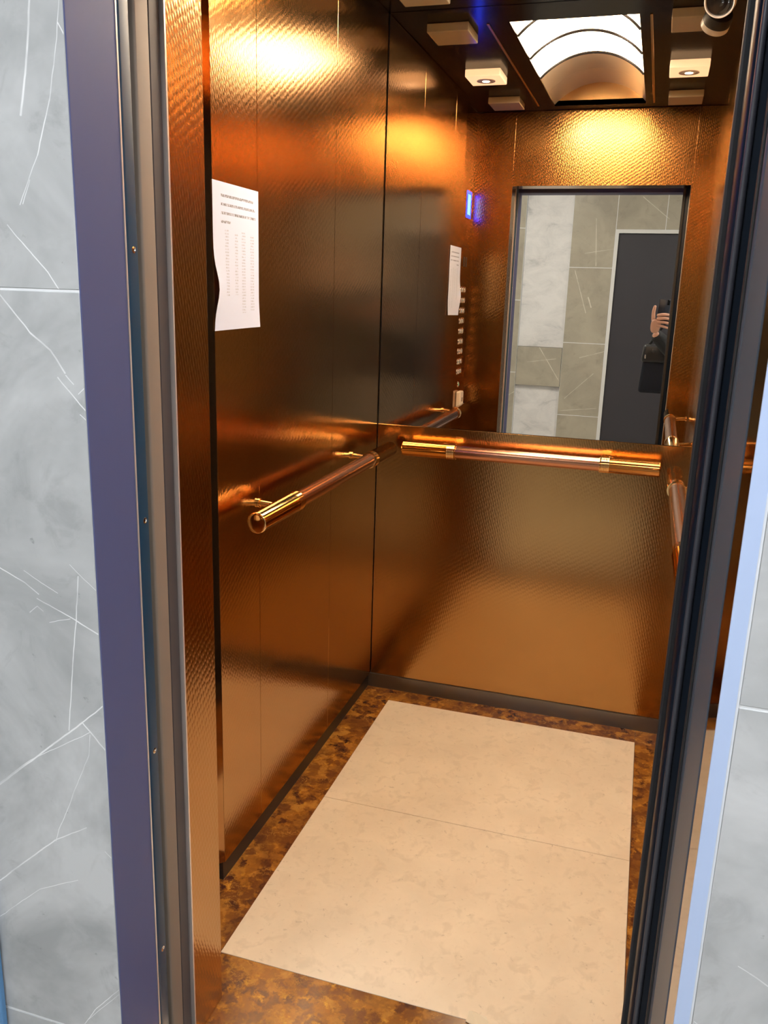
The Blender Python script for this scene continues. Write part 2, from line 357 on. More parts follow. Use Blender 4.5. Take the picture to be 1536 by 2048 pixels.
for nm, a, lab in (('baseboard_left', (XL-.020, XL-.006, 1.6135, YB-.0065, 0, .053), 'recessed dark steel skirting under the left bronze wall'),
              ('baseboard_back', (XL-.006, XR+.006, YB-.006, YB+.006, 0, .0515), 'grey steel skirting along the foot of the back wall'),
              ('baseboard_right', (XR+.006, XR+.0155, 1.30, YB-.0065, 0, .053), 'recessed dark steel skirting under the right wall')):
    tag(link(nm, B(*a), STEEL_DULL if nm == 'baseboard_back' else STEEL_DARK), lab, 'skirting', kind='structure')
# front returns: slanted bronze pilasters either side of the doorway, and the header over it
wf = tag(link('wall_front', B(JL-.16, JR+.14, 1.192, 1.276, 1.95, ZC+.02), STEEL_DULL), 'front cabin wall framing the lift doorway', 'wall', kind='structure')
part('return_panel', prism([(JL, YF), (JL, 1.181), (JL-.012, 1.181), (JL-.012, YF-.008), (XC-.006, YF-.008), (XC-.006, YF)], .001, ZC-.001, bev=.0010), BRONZE_FINE, wf)
part('return_panel', prism([(JR, YF), (JR, 1.181), (JR+.012, 1.181), (JR+.012, YF-.008), (XR+.004, YF-.008), (XR+.004, YF)], .001, ZC-.001, bev=.0010), BRONZE_FINE, wf)
part('header_panel', B(JL+.0005, JR-.0005, 1.181, YF+.002, 1.93, ZC-.001, bev=.001, seg=1), BRONZE_FINE, wf)
part('edge_strip', B(JL-.010, JL+.0014, 1.1765, 1.1805, 0.0, 2.06), EDGE, wf)
part('edge_strip', B(JR-.0014, JR+.010, 1.1765, 1.1805, 0.0, 2.06), EDGE, wf)

VX0, VX1, VY0, VY1, VH = -.522, -.129, 1.372, 2.602, .085
ce = bmesh.new()
for a in ((XL-.03, VX0, 1.17, YB+.013), (VX1, XR+.03, 1.17, YB+.013), (VX0, VX1, 1.17, VY0), (VX0, VX1, VY1, YB+.013)): box(ce, a[0], a[1], a[2], a[3], ZC, ZC+.022)
ceil = tag(link('ceiling', ce, BLACK_GLOSS), 'black gloss cabin ceiling around a glowing vault', 'ceiling', kind='structure')
for x in (-.591, -.0945):
    part('strip', B(x-.004, x+.004, 1.39, 2.60, ZC-.003, ZC-.0002, bev=.0008, seg=1), GOLD_SLIT, ceil)
cover = tag(link('trim_1', B(XL-.05, XR+.05, 1.16, YB+.05, ZC+.13, ZC+.15), DARK_GAP), 'black roof plate above the cabin ceiling', 'roof', kind='structure')

# ------------------------------------------------------------------ glowing vault
vault = thing('vault_light', 'large glowing barrel vault lamp with grey ribs in the cabin ceiling', 'ceiling light', ((VX0+VX1)/2, (VY0+VY1)/2, ZC))
def arc(t, grow=0.0):
    hw = (VX1-VX0)/2 + grow; cx = (VX0+VX1)/2
    R = (hw*hw + VH*VH)/(2*VH); a = math.asin(hw/R); th = -a + 2*a*t
    return cx + R*math.sin(th), ZC + .006 + R*math.cos(th) - R*math.cos(a) + grow
def vault_sheet(y0, y1, th=.003, n=24):
    bm = bmesh.new(); a = []
    for k in range(n+1):
        x, z = arc(k/n); X, Z = x, z+th
        a.append([bm.verts.new(p) for p in ((x, y0, z), (x, y1, z), (X, y1, Z), (X, y0, Z))])
    for p, q in zip(a, a[1:]):
        for i in range(4): bm.faces.new((p[i], p[(i+1) % 4], q[(i+1) % 4], q[i]))
    bm.faces.new(a[0]); bm.faces.new(a[-1][::-1]); return bm
RIBS = (2.440, 2.154, 1.868)
edges = [VY1, *RIBS, 1.62, VY0]
for i, (y1, y0) in enumerate(zip(edges, edges[1:])):
    part('diffuser_panel', vault_sheet(y0+.001, y1-.001), DIFF if i < 4 - 1 + 0 else (DIFF_DIM), vault, smooth=True)
for y in RIBS:
    bm = bmesh.new(); tube(bm, [(arc(k/24)[0], y, arc(k/24)[1]-.003) for k in range(25)], .0055, 8)
    part('rib', bm, RIB, vault, smooth=True)
for y0, y1 in ((VY0-.004, VY0), (VY1, VY1+.004)):
    bm = bmesh.new(); n = 24
    prof = [(VX0, ZC+.0005)] + [(arc(k/n)[0], arc(k/n)[1]+.003) for k in range(n+1)] + [(VX1, ZC+.0005)]; n += 2
    lo = [bm.verts.new((x, y0, z)) for x, z in prof]; hi = [bm.verts.new((x, y1, z)) for x, z in prof]
    bm.faces.new(lo); bm.faces.new(hi[::-1])
    for k in range(n+1): bm.faces.new((lo[k], lo[(k+1) % (n+1)], hi[(k+1) % (n+1)], hi[k]))
    part('end_panel', bm, END_PANEL, vault)

# ------------------------------------------------------------------ square spot boxes
def spot_box(x, y, lit, label):
    t = thing('spot_box', label, 'ceiling light', (x, y, ZC), 'square acrylic spot boxes on the cabin ceiling')
    part('housing', B(x-.068, x+.068, y-.075, y+.075, ZC-.027, ZC-.0005, bev=.003), ACRYL_LIT if lit else ACRYL, t)
    if not lit: return t
    bm = bmesh.new(); lathe(bm, (x, y, ZC-.0295), (x, y, ZC-.026), [(0, .030), (.0005, .036), (.0025, .036), (.003, .030)], 28)
    part('lamp_ring', bm, CHROME if not lit else TRIM_WHITE, t, smooth=True)
    bm = bmesh.new(); lathe(bm, (x, y, ZC-.0315), (x, y, ZC-.027), [(0, .006), (.0012, .014), (.004, .016)], 20)
    part('lamp_bulb', bm, BULB if lit else CHROME, t, smooth=True)
for x, side in ((-.712, 'left'), (.033, 'right')):
    for y, lit, row in ((2.565, False, 'nearest the mirror'), (1.995, True, ''), (1.525, False, 'nearest the doorway')):
        spot_box(x, y, lit, (f'lit white square spot box in the middle of the {side} ceiling row' if lit else f'unlit clear square spot box {row}, {side} ceiling row'))

# ------------------------------------------------------------------ mirror, slightly out of square with the wall
mo = thing('wall_mirror', 'large frameless mirror covering the upper back wall of the cabin', 'mirror', (-.345, YB+.001, .985))
bm = B(XL+.003, XR-.003, YB-.0005, YB+.0055, .9865, ZC-.001)
bmesh.ops.rotate(bm, verts=bm.verts[:], cent=(-.345, YB, 1.6), matrix=Matrix.Rotation(-.0036, 3, 'Z'))
part('glass', bm, MIRROR, mo)

# ------------------------------------------------------------------ handrails
def handrail(p0, p1, wall, label, notch=None):
    """p0,p1: ends of the rail axis; wall: direction to the wall"""
    p0, p1, wall = Vector(p0), Vector(p1), Vector(wall); L = (p1-p0).length; d = (p1-p0)/L
    t = thing('handrail', label, 'handrail', p0, 'copper handrails on the cabin walls')
    s0 = .235*L/1.06; r = .0215; R = .0245
    bm = bmesh.new(); lathe(bm, p0+d*(s0-.03), p1, [(0, r), (L-2*s0+.06, r)], 36); part('tube', bm, COPPER, t, smooth=True)
    for a, dd in ((p0, d), (p1, -d)):
        bm = bmesh.new(); k = s0
        prof = [(0, R-.003), (.0015, R-.0008), (.004, R)] + [(k-.032, R), (k-.0305, R+.0009)]
        for q in range(5): prof += [(k-.028+q*.005, R+.0009), (k-.0268+q*.005, R+.0004), (k-.0252+q*.005, R+.0004), (k-.024+q*.005, R+.0009)]
        prof += [(k-.0005, R+.0009), (k, r+.0005)]
        lathe(bm, a, a+dd, prof, 40); sl = part('end_sleeve', bm, BRASS, t, smooth=True)
        bm = bmesh.new(); lathe(bm, a-dd*.001, a+dd, [(0, R-.0085), (.0007, R-.0055), (.002, R-.0055)], 32); part('end_cap', bm, BRASS, sl, smooth=True)
    for f in (.155, .815):
        a = p0 + d*(L*f); up = Vector((0, 0, 1)); D = .0705
        bm = bmesh.new(); tube(bm, [a+wall*.012, a+wall*(.40*D)-up*.0, a+wall*(.55*D)+up*.002, a+wall*(D-.001)+up*.004], .0075, 16)
        br = part('bracket', bm, BRASS, t, smooth=True)
        bm = bmesh.new(); lathe(bm, a+wall*(D-.0065)+up*.004, a+wall*D+up*.004, [(0, .009), (.001, .0115), (.006, .0115)], 24); part('rosette', bm, BRASS, br, smooth=True)
    return t
handrail((XL+.0705, 1.655, .915), (XL+.0705, 2.690, .915), (-1, 0, 0), 'copper handrail with brass ends along the left wall, below the paper sheet')
handrail((-.752, YB-.0705, .921), (.074, YB-.0705, .921), (0, 1, 0), 'copper handrail with brass ends across the back wall under the mirror')
handrail((XR-.076, 1.50, .932), (XR-.076, 2.585, .932), (1, 0, 0), 'copper handrail on the right wall, mostly hidden behind the door edge')

# ------------------------------------------------------------------ printed sheet on the left wall
def sheet():
    bm = bmesh.new(); ny, nz = 12, 18; W, Hh = .212, .295; y0, z0 = 1.608, 1.335
    g = {}
    for i in range(ny+1):
        for j in range(nz+1):
            u, v = i/ny, j/nz
            bulge = .0015 + .010*max(0, 1-u*2.2)**2*math.exp(-((v-.28)/.16)**2) + .003*max(0, u-.8)*5*max(0, .2-v)*5
            for s in (0, 1):
                yy = y0 + u*W + (.006*math.exp(-((v-.30)/.13)**2)*(1-u)**2)
                g[i, j, s] = bm.verts.new((XL + .0004 + bulge + s*.0003, yy, z0 + v*Hh + .003*(u-.5)*(1 if j == 0 else 0)))
    for i in range(ny):
        for j in range(nz):
            for s in (0, 1):
                f = (g[i, j, s], g[i+1, j, s], g[i+1, j+1, s], g[i, j+1, s]); bm.faces.new(f if s else f[::-1])
    for j in range(nz):
        bm.faces.new((g[0, j, 0], g[0, j, 1], g[0, j+1, 1], g[0, j+1, 0])); bm.faces.new((g[ny, j+1, 0], g[ny, j+1, 1], g[ny, j, 1], g[ny, j, 0]))
    for i in range(ny):
        bm.faces.new((g[i+1, 0, 0], g[i+1, 0, 1], g[i, 0, 1], g[i, 0, 0])); bm.faces.new((g[i, nz, 0], g[i, nz, 1], g[i+1, nz, 1], g[i+1, nz, 0]))
    def uvf(me):
        l = me.uv_layers.new(name='UVMap')
        for lp in me.loops:
            c = me.vertices[lp.vertex_index].co; l.data[lp.index].uv = (c.y-y0, c.z-z0)
    o = link('paper_notice', bm, PAPER, base=None, smooth=True, uvfix=uvf)
    tag(o, 'white printed paper sheet stuck on the left bronze wall above the handrail', 'notice')
sheet()

# ------------------------------------------------------------------ control panel on the left wall beside the doorway (seen in the mirror)
cop = thing('control_panel', 'tall polished lift control panel with button rows and blue display, reflected in the mirror', 'control panel', (XC, 1.45, 1.0))
part('face_plate', B(XC-.012, XC, 1.2895, 1.5982, .002, ZC-.003, bev=.0008, seg=1), BRONZE_FLAT, cop)
d = part('display', B(XC-.003, XC+.0015, 1.338, 1.432, 1.778, 1.896, bev=.0006), DISPLAY, cop)
part('digit', B(XC+.0012, XC+.0019, 1.355, 1.415, 1.792, 1.882), DISPLAY_LIT, d)
# row of buttons: ring + cap, one mesh shared by all
def button(y, z, m, ref=[None]):
    if ref[0] is None:
        bm = bmesh.new(); lathe(bm, (XC-.001, y, z), (XC+.006, y, z), [(0, .0150), (.0025, .0145), (.0036, .0125), (.0030, .0112), (.002, .0110)], 22)
        o = part('button', bm, CHROME, cop, smooth=True)
        bm = bmesh.new(); lathe(bm, (XC, y, z), (XC+.005, y, z), [(0, .0108), (.0015, .0106), (.0024, .008)], 18)
        c = part('button_cap', bm, m, o, smooth=True); ref[0] = (o, c, y, z); return o
    o0, c0, y0, z0 = ref[0]
    o = o0.copy(); C.objects.link(o); o.location = o0.location + Vector((0, y-y0, z-z0)); c = c0.copy(); C.objects.link(c); c.parent = o
    if m is not CAP: c.data = c0.data.copy(); c.data.materials[0] = m; c['label'] = 'green button cap'
    return o
CAP = mat('button_cap_steel', (.45, .40, .36), .3, .8)
for r in range(9):
    for k in range(3): button(1.378+k*.038, 1.448-r*.0484, CAP)
button(1.416, .998, GREEN)
for k in range(5):
    part('speaker_slot', B(XC-.002, XC+.0008, 1.365+k*.018, 1.371+k*.018, 1.555, 1.600), CHROME if k == 2 else DARK_GAP, cop)
ib = thing('intercom_box', 'small cream plastic box on the wall below the lift buttons', 'intercom', (XC, 1.42, .89))
part('shell', B(XC+.0002, XC+.024, 1.385, 1.455, .885, .965, bev=.006), PLASTIC_WHITE, ib)
part('key_slot', B(XC+.0235, XC+.0248, 1.412, 1.427, .915, .935), CHROME, ib)

# ------------------------------------------------------------------ security camera in the back right corner
def cctv():
    p = Vector((.086, 2.655, 2.196)); look = Vector((-.26, -.78, -.56)).normalized()
    t = thing('security_camera', 'small white security camera with a black lens in the top right corner', 'camera', (.125, 2.70, ZC))
    bm = bmesh.new(); lathe(bm, p-look*.018, p, [(0, .0402), (.016, .0405), (.018, .0390), (.0175, .0362), (.010, .0355)], 40, cap=False)
    s = part('shell', bm, CCTV_WHITE, t, smooth=True)
    bm = bmesh.new(); lathe(bm, p-look*.050, p-look*.0178, [(0, .026), (.006, .036), (.020, .0402), (.032, .0402)], 36); part('back_cap', bm, DARK_GAP, s, smooth=True)
    bm = bmesh.new(); lathe(bm, p-look*.012, p-look*.002, [(0, .0354), (.006, .0354), (.0085, .032), (.0095, .020)], 36); f = part('front_glass', bm, LENS_BLACK, t, smooth=True)
    bm = bmesh.new(); lathe(bm, p-look*.004, p+look*.001, [(0, .013), (.003, .012), (.004, .007)], 24); part('lens', bm, LENS_BLACK, f, smooth=True)
    q = p-look*.049; bm = bmesh.new(); tube(bm, [q, q+Vector((.008, .008, .008)), Vector((q.x+.016, q.y+.012, ZC-.004))], .013, 16); part('arm', bm, DARK_GAP, t, smooth=True)
    bm = bmesh.new(); lathe(bm, (q.x+.016, q.y+.012, ZC-.008), (q.x+.016, q.y+.012, ZC), [(0, .024), (.003, .027), (.0075, .027)], 28); part('mount', bm, DARK_GAP, t, smooth=True)
cctv()

# ================================================================== STRUCTURE: landing frame and sliding doors
HZ = 1.925
tl = tag(link('trim_2', prism([(FL, YW+.0006), (FL, FY), (FL-.022, FY), (FL-.022, YW+.0093), (FL-.0023, YW+.0093), (FL-.0023, YW+.0006)], 0, HZ+.05, bev=.0004), FRAME), 'purple-grey painted steel frame on the left of the lift opening', 'door frame', kind='structure')
part('edge_strip', B(FL-.006, FL+.0009, FY+.0003, FY+.0035, 0, HZ), EDGE, tl)
tr = tag(link('trim_3', prism([(FR, YW+.002), (FR+.0172, YW+.002), (FR+.0172, FY), (FR-.0173, FY)], 0, HZ+.05, bev=.0005), FRAME_GLOSS), 'splayed polished dark steel frame on the right of the lift opening', 'door frame', kind='structure')
part('front_lip', B(FR-.0004, FR+.0175, YW-.003, YW+.0015, 0, HZ+.05), FRAME_LIP_LIT, tr)
part('film_strip', prism([(FR-.0075, YW+.0395), (FR-.0060, YW+.0395), (FR-.0160, FY-.0005), (FR-.0176, FY-.0005)], 0, HZ+.05), SATIN, tr)
tt = tag(link('trim_4', B(FL, FR-.02, YW+.001, FY, HZ, HZ+.05, bev=.0015), FRAME), 'painted steel head of the lift opening', 'door frame', kind='structure')
def leaf(name, a, m, label, bev=.006):
    return tag(link(name, B(*a, bev=bev, seg=4), m, smooth=True), label, 'lift door', kind='structure')
dl = leaf('door_1', (-1.14, -.7068, 1.0675, 1.098, .006, 2.02), NAVY_EDGE, 'left landing door leaf, slid open, its navy edge showing')
for z in (1.467, 1.085, .707, .332, 1.80):
    z = 1.42 + (z-1.42)*1.035
    bm = bmesh.new(); lathe(bm, (-.7073, 1.083, z), (-.703, 1.083, z), [(0, .0050), (.0014, .0048), (.0020, .0028), (.0010, .0018)], 18); part('screw', bm, CHROME, dl, smooth=True)
dr = leaf('door_2', (.0995, .58, 1.0675, 1.098, .006, 2.02), GREY_DOOR, 'right landing door leaf, slid open, dark navy edge')
part('rubber_edge', B(.0965, .1005, 1.074, 1.092, .006, 2.02, bev=.0015), DARK_GAP, dr)
cl = leaf('door_3', (-1.16, -.7080, 1.109, 1.146, .006, 2.02), STRIP, 'left cabin door leaf, slid open, brownish steel edge', .004)
part('inner_sheet', B(-1.12, -.7083, 1.1462, 1.174, .006, 2.02, bev=.001), STRIP_DARK, cl)
cr = leaf('door_4', (.0760, .58, 1.109, 1.174, .006, 2.02), NAVY, 'right cabin door leaf, slid open, thick rounded navy edge', .014)
part('rubber_edge', B(.0685, .082, 1.160, 1.1735, .006, 2.02, bev=.003), DARK_GAP, cr)
bm = bmesh.new(); tube(bm, [(.0855, 1.1085, .006), (.0855, 1.1085, 1.0), (.0855, 1.1085, 2.02)], .0042, 12); part('highlight_bead', bm, HIGHLIGHT_GREY, cr, smooth=True)  # pale upright tube added to draw the highlight on the navy edge
tag(link('trim_5', B(-1.15, .58, 1.066, 1.177, 2.03, 2.16), DARK_GAP), 'black hanger track above the sliding doors', 'door track', kind='structure')
tag(link('trim_6', B(-1.15, .58, .971, 1.150, -.05, -.001), STEEL_DULL), 'steel threshold of the landing door', 'threshold', kind='structure')

# ================================================================== STRUCTURE: the lobby behind the camera
LX0, LX1 = -2.2, 1.9
tag(link('floor_lobby', B(LX0, LX1, YR, YW+.0095, -.06, -.001), FLOOR_STONE), 'pale stone lobby floor outside the lift', 'floor', kind='structure')
tag(link('ceiling_lobby', B(LX0, LX1, YR, 1.06, ZL, ZL+.05), WHITE_WALL), 'white lobby ceiling', 'ceiling', kind='structure')
def front_backing():
    bm = bmesh.new()
    for a in ((LX0, FL-.0225, YW+.0012, YW+.08, 0, ZL), (FL-.0225, FL-.0025, YW+.0012, YW+.0090, 0, ZL), (FR+.0185, LX1, YW+.0012, YW+.08, 0, ZL), (FL-.0225, FR+.0185, YW+.0012, YW+.08, HZ+.052, ZL)): box(bm, *a)
    return bm
wf2 = tag(link('wall_lobby_front', front_backing(), GROUT), 'grey veined stone tile wall around the lift opening', 'wall', kind='structure')
G = .0017
def ftile(x0, x1, z0, z1, m):
    part('tile', B(x0+G, x1-G, YW, YW+.0085, z0+G, min(z1, ZL)-G, bev=.0008, seg=1), m, wf2)
for x0, x1 in ((LX0, -1.88), (-1.88, -1.28), (-1.28, FL-.0007)):
    for z0, z1 in ((0, .2105), (.2105, 1.4105), (1.4105, 2.6105)): ftile(x0, x1, z0, z1, TILE_L)
for x0, x1 in ((FR+.0195, .739), (.739, 1.339), (1.339, LX1)):
    for z0, z1 in ((0, .977), (.977, 2.177), (2.177, ZL)): ftile(x0, x1, z0, z1, TILE_R)
ftile(FL-.0195, FR+.0195, HZ+.055, 2.4, TILE_R); ftile(FL-.0195, FR+.0195, 2.4, ZL, TILE_R)
part('caulk_joint', B(FR+.0168, FR+.0205, YW-.001, YW+.004, 0, HZ+.05), GROUT, wf2)

# rear lobby wall with white marble insets and a dark door, seen in the mirror
DX0, DX1, DZ = -.365, .56, 1.965
MX0, MX1 = -1.145, -.752
wk = tag(link('wall_lobby_rear', (lambda bm: (box(bm, LX0, MX0-.001, YR-.08, YR-.0012, 0, ZL), box(bm, MX1+.001, DX0-.0275, YR-.08, YR-.0012, 0, ZL), box(bm, DX1+.0275, LX1, YR-.08, YR-.0012, 0, ZL), box(bm, DX0-.0275, DX1+.0275, YR-.08, YR-.0012, DZ+.0275, ZL), box(bm, MX0-.001, MX1+.001, YR-.08, YR-.039, 0, ZL), box(bm, DX0-.0275, DX1+.0275, YR-.08, YR-.0405, 0, DZ+.0275), bm)[-1])(bmesh.new()), GROUT), 'rear lobby wall of veined tiles with white marble insets, seen in the mirror', 'wall', kind='structure')
def rtile(x0, x1, z0, z1, m=TILE, y=YR, th=.0385):
    part('tile', B(x0+.0022, x1-.0022, y-th, y, z0+.0022, z1-.0022, bev=.001, seg=1), m, wk)
zs = [0, .425, 1.055, 1.685, 2.315, ZL]
for a, b in zip(zs, zs[1:]): rtile(MX1, DX0-.028, a, b)
zs2 = [0, .15, .775, 1.40, 2.0, 2.6, ZL]
for x0, x1 in ((-1.745, MX0), (LX0, -1.745)):
    for a, b in zip(zs2, zs2[1:]): rtile(x0, x1, a, b)
rtile(MX0, MX1, .665, 1.005)
rtile(MX0, MX1, 2.50, ZL)
for a, b in ((0.0, .665), (1.005, 2.50)):
    part('marble_panel', B(MX0+.001, MX1-.001, YR-.0385, YR-.030, a+.001, b-.001, bev=.001, seg=1), MARBLE_WHITE, wk)
for a, b in ((DX0-.028, .0), (.0, DX1+.028)): rtile(a, b, DZ+.028, 2.33); rtile(a, b, 2.33, ZL)
for x0, x1 in ((DX1+.028, 1.2), (1.2, LX1)):
    for a, b in zip(zs, zs[1:]): rtile(x0, x1, a, b)
d5 = tag(link('door_5', B(DX0, DX1, YR-.039, YR-.020, .004, DZ, bev=.002), DOOR_DARK), 'dark charcoal flat door in the lobby wall, seen in the mirror', 'door', kind='structure')
bm = bmesh.new(); tube(bm, [(.48, YR-.021, 1.0), (.48, YR+.03, 1.0), (.40, YR+.034, 1.0), (.36, YR+.034, 1.0)], .010, 12); part('handle', bm, CHROME, d5, smooth=True)
tb = bmesh.new(); box(tb, DX0-.027, DX0-.001, YR-.038, YR+.004, 0, DZ+.027); box(tb, DX1+.001, DX1+.027, YR-.038, YR+.004, 0, DZ+.027); box(tb, DX0-.001, DX1+.001, YR-.038, YR+.004, DZ+.001, DZ+.027)
tag(link('trim_7', tb, TRIM_WHITE), 'slim white metal trim around the dark lobby door', 'door trim', kind='structure')
tag(link('wall_lobby_left', B(LX0-.05, LX0, YR, YW+.08, 0, ZL), WHITE_WALL), 'plain white end wall of the lobby', 'wall', kind='structure')
tag(link('wall_lobby_right', B(LX1, LX1+.05, YR, YW+.08, 0, ZL), WHITE_WALL), 'plain white far end wall of the lobby', 'wall', kind='structure')
def lobby_light(x, y, label):
    t = thing('ceiling_light', label, 'ceiling light', (x, y, ZL), 'square lobby ceiling panels')
    part('diffuser', B(x-.28, x+.28, y-.28, y+.28, ZL-.022, ZL-.012), LOBBY_LIGHT, t)
    bm = bmesh.new()
    for a in ((-.30, .30, -.30, -.281), (-.30, .30, .281, .30), (-.30, -.281, -.281, .281), (.281, .30, -.281, .281)): box(bm, x+a[0], x+a[1], y+a[2], y+a[3], ZL-.026, ZL-.0005)
    part('frame', bm, TRIM_WHITE, t)
lobby_light(-1.1, -.55, 'square white lobby ceiling light outside the lift on the left')
lobby_light(.95, .12, 'square white lobby ceiling light outside the lift on the right')
bb = thing('blue_board', 'narrow blue plastic board standing against the grey tile wall', 'board', (-.98, YW-.01, 0))
part('sheet', B(-1.03, -.939, YW-.012, YW-.0015, 0, 1.10, bev=.002), BLUE_BOARD, bb)
part('foot', B(-1.03, -.939, YW-.030, YW-.0125, 0, .03, bev=.003), BLUE_BOARD, bb)

# ================================================================== the person taking the photograph (seen in the mirror)
def skinned(verts, edges, radii, root=0, sub=2):
    me = bpy.data.meshes.new('skeleton'); me.from_pydata([Vector(v) for v in verts], edges, [])
    o = bpy.data.objects.new('skeleton', me); C.objects.link(o)
    md = o.modifiers.new('skin', 'SKIN'); md.use_smooth_shade = True
    if not me.skin_vertices: me.skin_vertices.new()
    for i, r in enumerate(radii):
        sv = me.skin_vertices[0].data[i]; sv.radius = r if isinstance(r, tuple) else (r, r); sv.use_root = (i == root)
    ss = o.modifiers.new('sub', 'SUBSURF'); ss.levels = sub; ss.render_levels = sub
    bpy.context.view_layer.update()
    ev = bpy.data.meshes.new_from_object(o.evaluated_get(bpy.context.evaluated_depsgraph_get()))
    bpy.data.objects.remove(o); return ev
def chain(ps, rs, sub=2): return skinned(ps, [(i, i+1) for i in range(len(ps)-1)], rs, 0, sub)
def join(meshes):
    bm = bmesh.new()
    for m in meshes: bm.from_mesh(m)
    return bm
PX, PY = .42, -.36
HS = Vector((-.018, 0, 0))     # where the phone hand is held
P = lambda x, y, z: (PX+x, PY+y, z)
sh_l, sh_r = P(-.175, 0, 1.39), P(.175, 0, 1.39)
el_l, wr_l = (.155, -.235, 1.085), (.006, -.012, 1.235)
el_r, wr_r = P(.245, -.03, 1.10), P(.245, .06, .86)
V = [P(0,0,.95), P(0,0,1.08), P(0,.01,1.22), P(0,0,1.37), P(0,.005,1.45), P(0,.015,1.50), P(0,.02,1.56), P(0,.03,1.62), P(0,.025,1.68),
     sh_l, el_l, wr_l, sh_r, el_r, wr_r, P(-.095,0,.90), P(-.10,.01,.50), P(-.10,-.02,.09), P(-.10,.12,.035), P(.095,0,.90), P(.10,.01,.50), P(.10,-.02,.09), P(.10,.12,.035)]
E_ = [(0,1),(1,2),(2,3),(3,4),(4,5),(5,6),(6,7),(7,8),(3,9),(9,10),(10,11),(3,12),(12,13),(13,14),(0,15),(15,16),(16,17),(17,18),(0,19),(19,20),(20,21),(21,22)]
Rr = [(.15,.11),(.135,.10),(.145,.105),(.13,.085),.055,.052,(.068,.078),(.075,.092),(.062,.075),.055,.042,(.026,.020),.055,.042,(.026,.020),.085,.058,.042,.035,.085,.058,.042,.035]
body = [skinned(V, E_, Rr, 0, 2)]
# left hand holding the phone: palm, four unequal bent fingers crossing the phone's back, thumb up its side
body.append(chain([wr_l, HS+Vector((.024, .004, 1.262)), HS+Vector((.027, .013, 1.292)), HS+Vector((.029, .014, 1.322))], [(.024,.016),(.030,.015),(.033,.014),(.027,.012)]))
for mcp, pip, dip, tip, r in (((.026,.016,1.341),(.070,.026,1.349),(.100,.022,1.346),(.117,.003,1.342),.0092),
                              ((.026,.018,1.322),(.073,.028,1.327),(.105,.023,1.322),(.121,.003,1.317),.0094),
                              ((.026,.017,1.302),(.070,.027,1.303),(.100,.022,1.298),(.116,.003,1.292),.0090),
                              ((.026,.014,1.283),(.062,.023,1.280),(.087,.020,1.273),(.101,.004,1.268),.0080)):
    body.append(chain([HS+Vector(q) for q in (mcp, pip, dip, tip)], [r*1.12, r*1.05, r*.95, r*.78]))
body.append(chain([HS+Vector(q) for q in ((.022, .002, 1.275), (.010, -.001, 1.315), (.006, .000, 1.355), (.010, .002, 1.388), (.014, .003, 1.402))], [.0155, .0135, .0115, .0105, .0082]))
# right hand hanging, slightly curled
wr = Vector(wr_r)
body.append(chain([wr, wr+Vector((0,.012,-.03)), wr+Vector((0,.02,-.075))], [(.024,.017),(.030,.015),(.036,.013)]))
for k, (dy, L, r) in enumerate(((.052,.075,.0088),(.030,.083,.009),(.008,.077,.0086),(-.013,.062,.0078))):
    b = wr+Vector((-.002, dy-.002, -.085)); body.append(chain([b+Vector((0,-.006,.02)), b+Vector((-.006,.002,-L*.40)), b+Vector((-.018,.006,-L*.75)), b+Vector((-.032,.006,-L))], [r*1.1, r, r*.95, r*.75]))
body.append(chain([wr+Vector((0,.03,-.03)), wr+Vector((-.012,.058,-.06)), wr+Vector((-.022,.066,-.09)), wr+Vector((-.03,.066,-.11))], [.014,.012,.0105,.008]))
# face: nose, ears and brow belong to the body surface
H0 = Vector(P(0, .03, 1.615))
body.append(chain([H0+Vector((0,.080,.030)), H0+Vector((0,.096,.008)), H0+Vector((0,.106,-.010)), H0+Vector((0,.090,-.018))], [.008,.0105,.013,.010]))
for s in (-1, 1): body.append(chain([H0+Vector((s*.072,-.004,.022)), H0+Vector((s*.082,-.010,.008)), H0+Vector((s*.078,-.006,-.016))], [(.010,.006),(.014,.007),(.009,.006)]))
per = thing('person', 'person in a black jacket holding up a phone, seen in the mirror', 'person', (PX, PY, 0))
part('body', join(body), SKIN, per, smooth=True)
jv = [P(0,0,.90), P(0,0,1.05), P(0,.01,1.22), P(0,0,1.36), P(0,.0,1.43), sh_l, el_l, (.030, -.048, 1.2113), (.012, -.021, 1.2293), sh_r, el_r, P(.245,.045,.90), P(.245,.055,.872)]
part('jacket', join([skinned(jv, [(0,1),(1,2),(2,3),(3,4),(3,5),(5,6),(6,7),(7,8),(3,9),(9,10),(10,11),(11,12)], [(.175,.135),(.165,.125),(.168,.127),(.15,.105),.066,.074,.058,.042,.040,.074,.058,.042,.040], 0, 2)]), JACKET, per, smooth=True)
part('trousers', join([skinned([P(0,0,.96), P(-.095,0,.88), P(-.10,.01,.50), P(-.10,-.015,.07), P(.095,0,.88), P(.10,.01,.50), P(.10,-.015,.07)], [(0,1),(1,2),(2,3),(0,4),(4,5),(5,6)], [(.155,.12),.100,.076,.066,.100,.076,.066], 0, 2)]), TROUSER, per, smooth=True)
for s in (-1, 1): part('shoe', join([chain([P(s*.10,-.05,.042), P(s*.10,.03,.042), P(s*.10,.12,.036), P(s*.10,.17,.032)], [(.044,.042),(.047,.042),(.046,.036),(.036,.030)])]), SHOE, per, smooth=True)
part('hair', join([chain([H0+Vector((0,-.052,-.035)), H0+Vector((0,-.050,.03)), H0+Vector((0,-.020,.072)), H0+Vector((0,.030,.082))], [(.070,.045),(.082,.060),(.080,.055),(.070,.030)])]), HAIR, per, smooth=True)
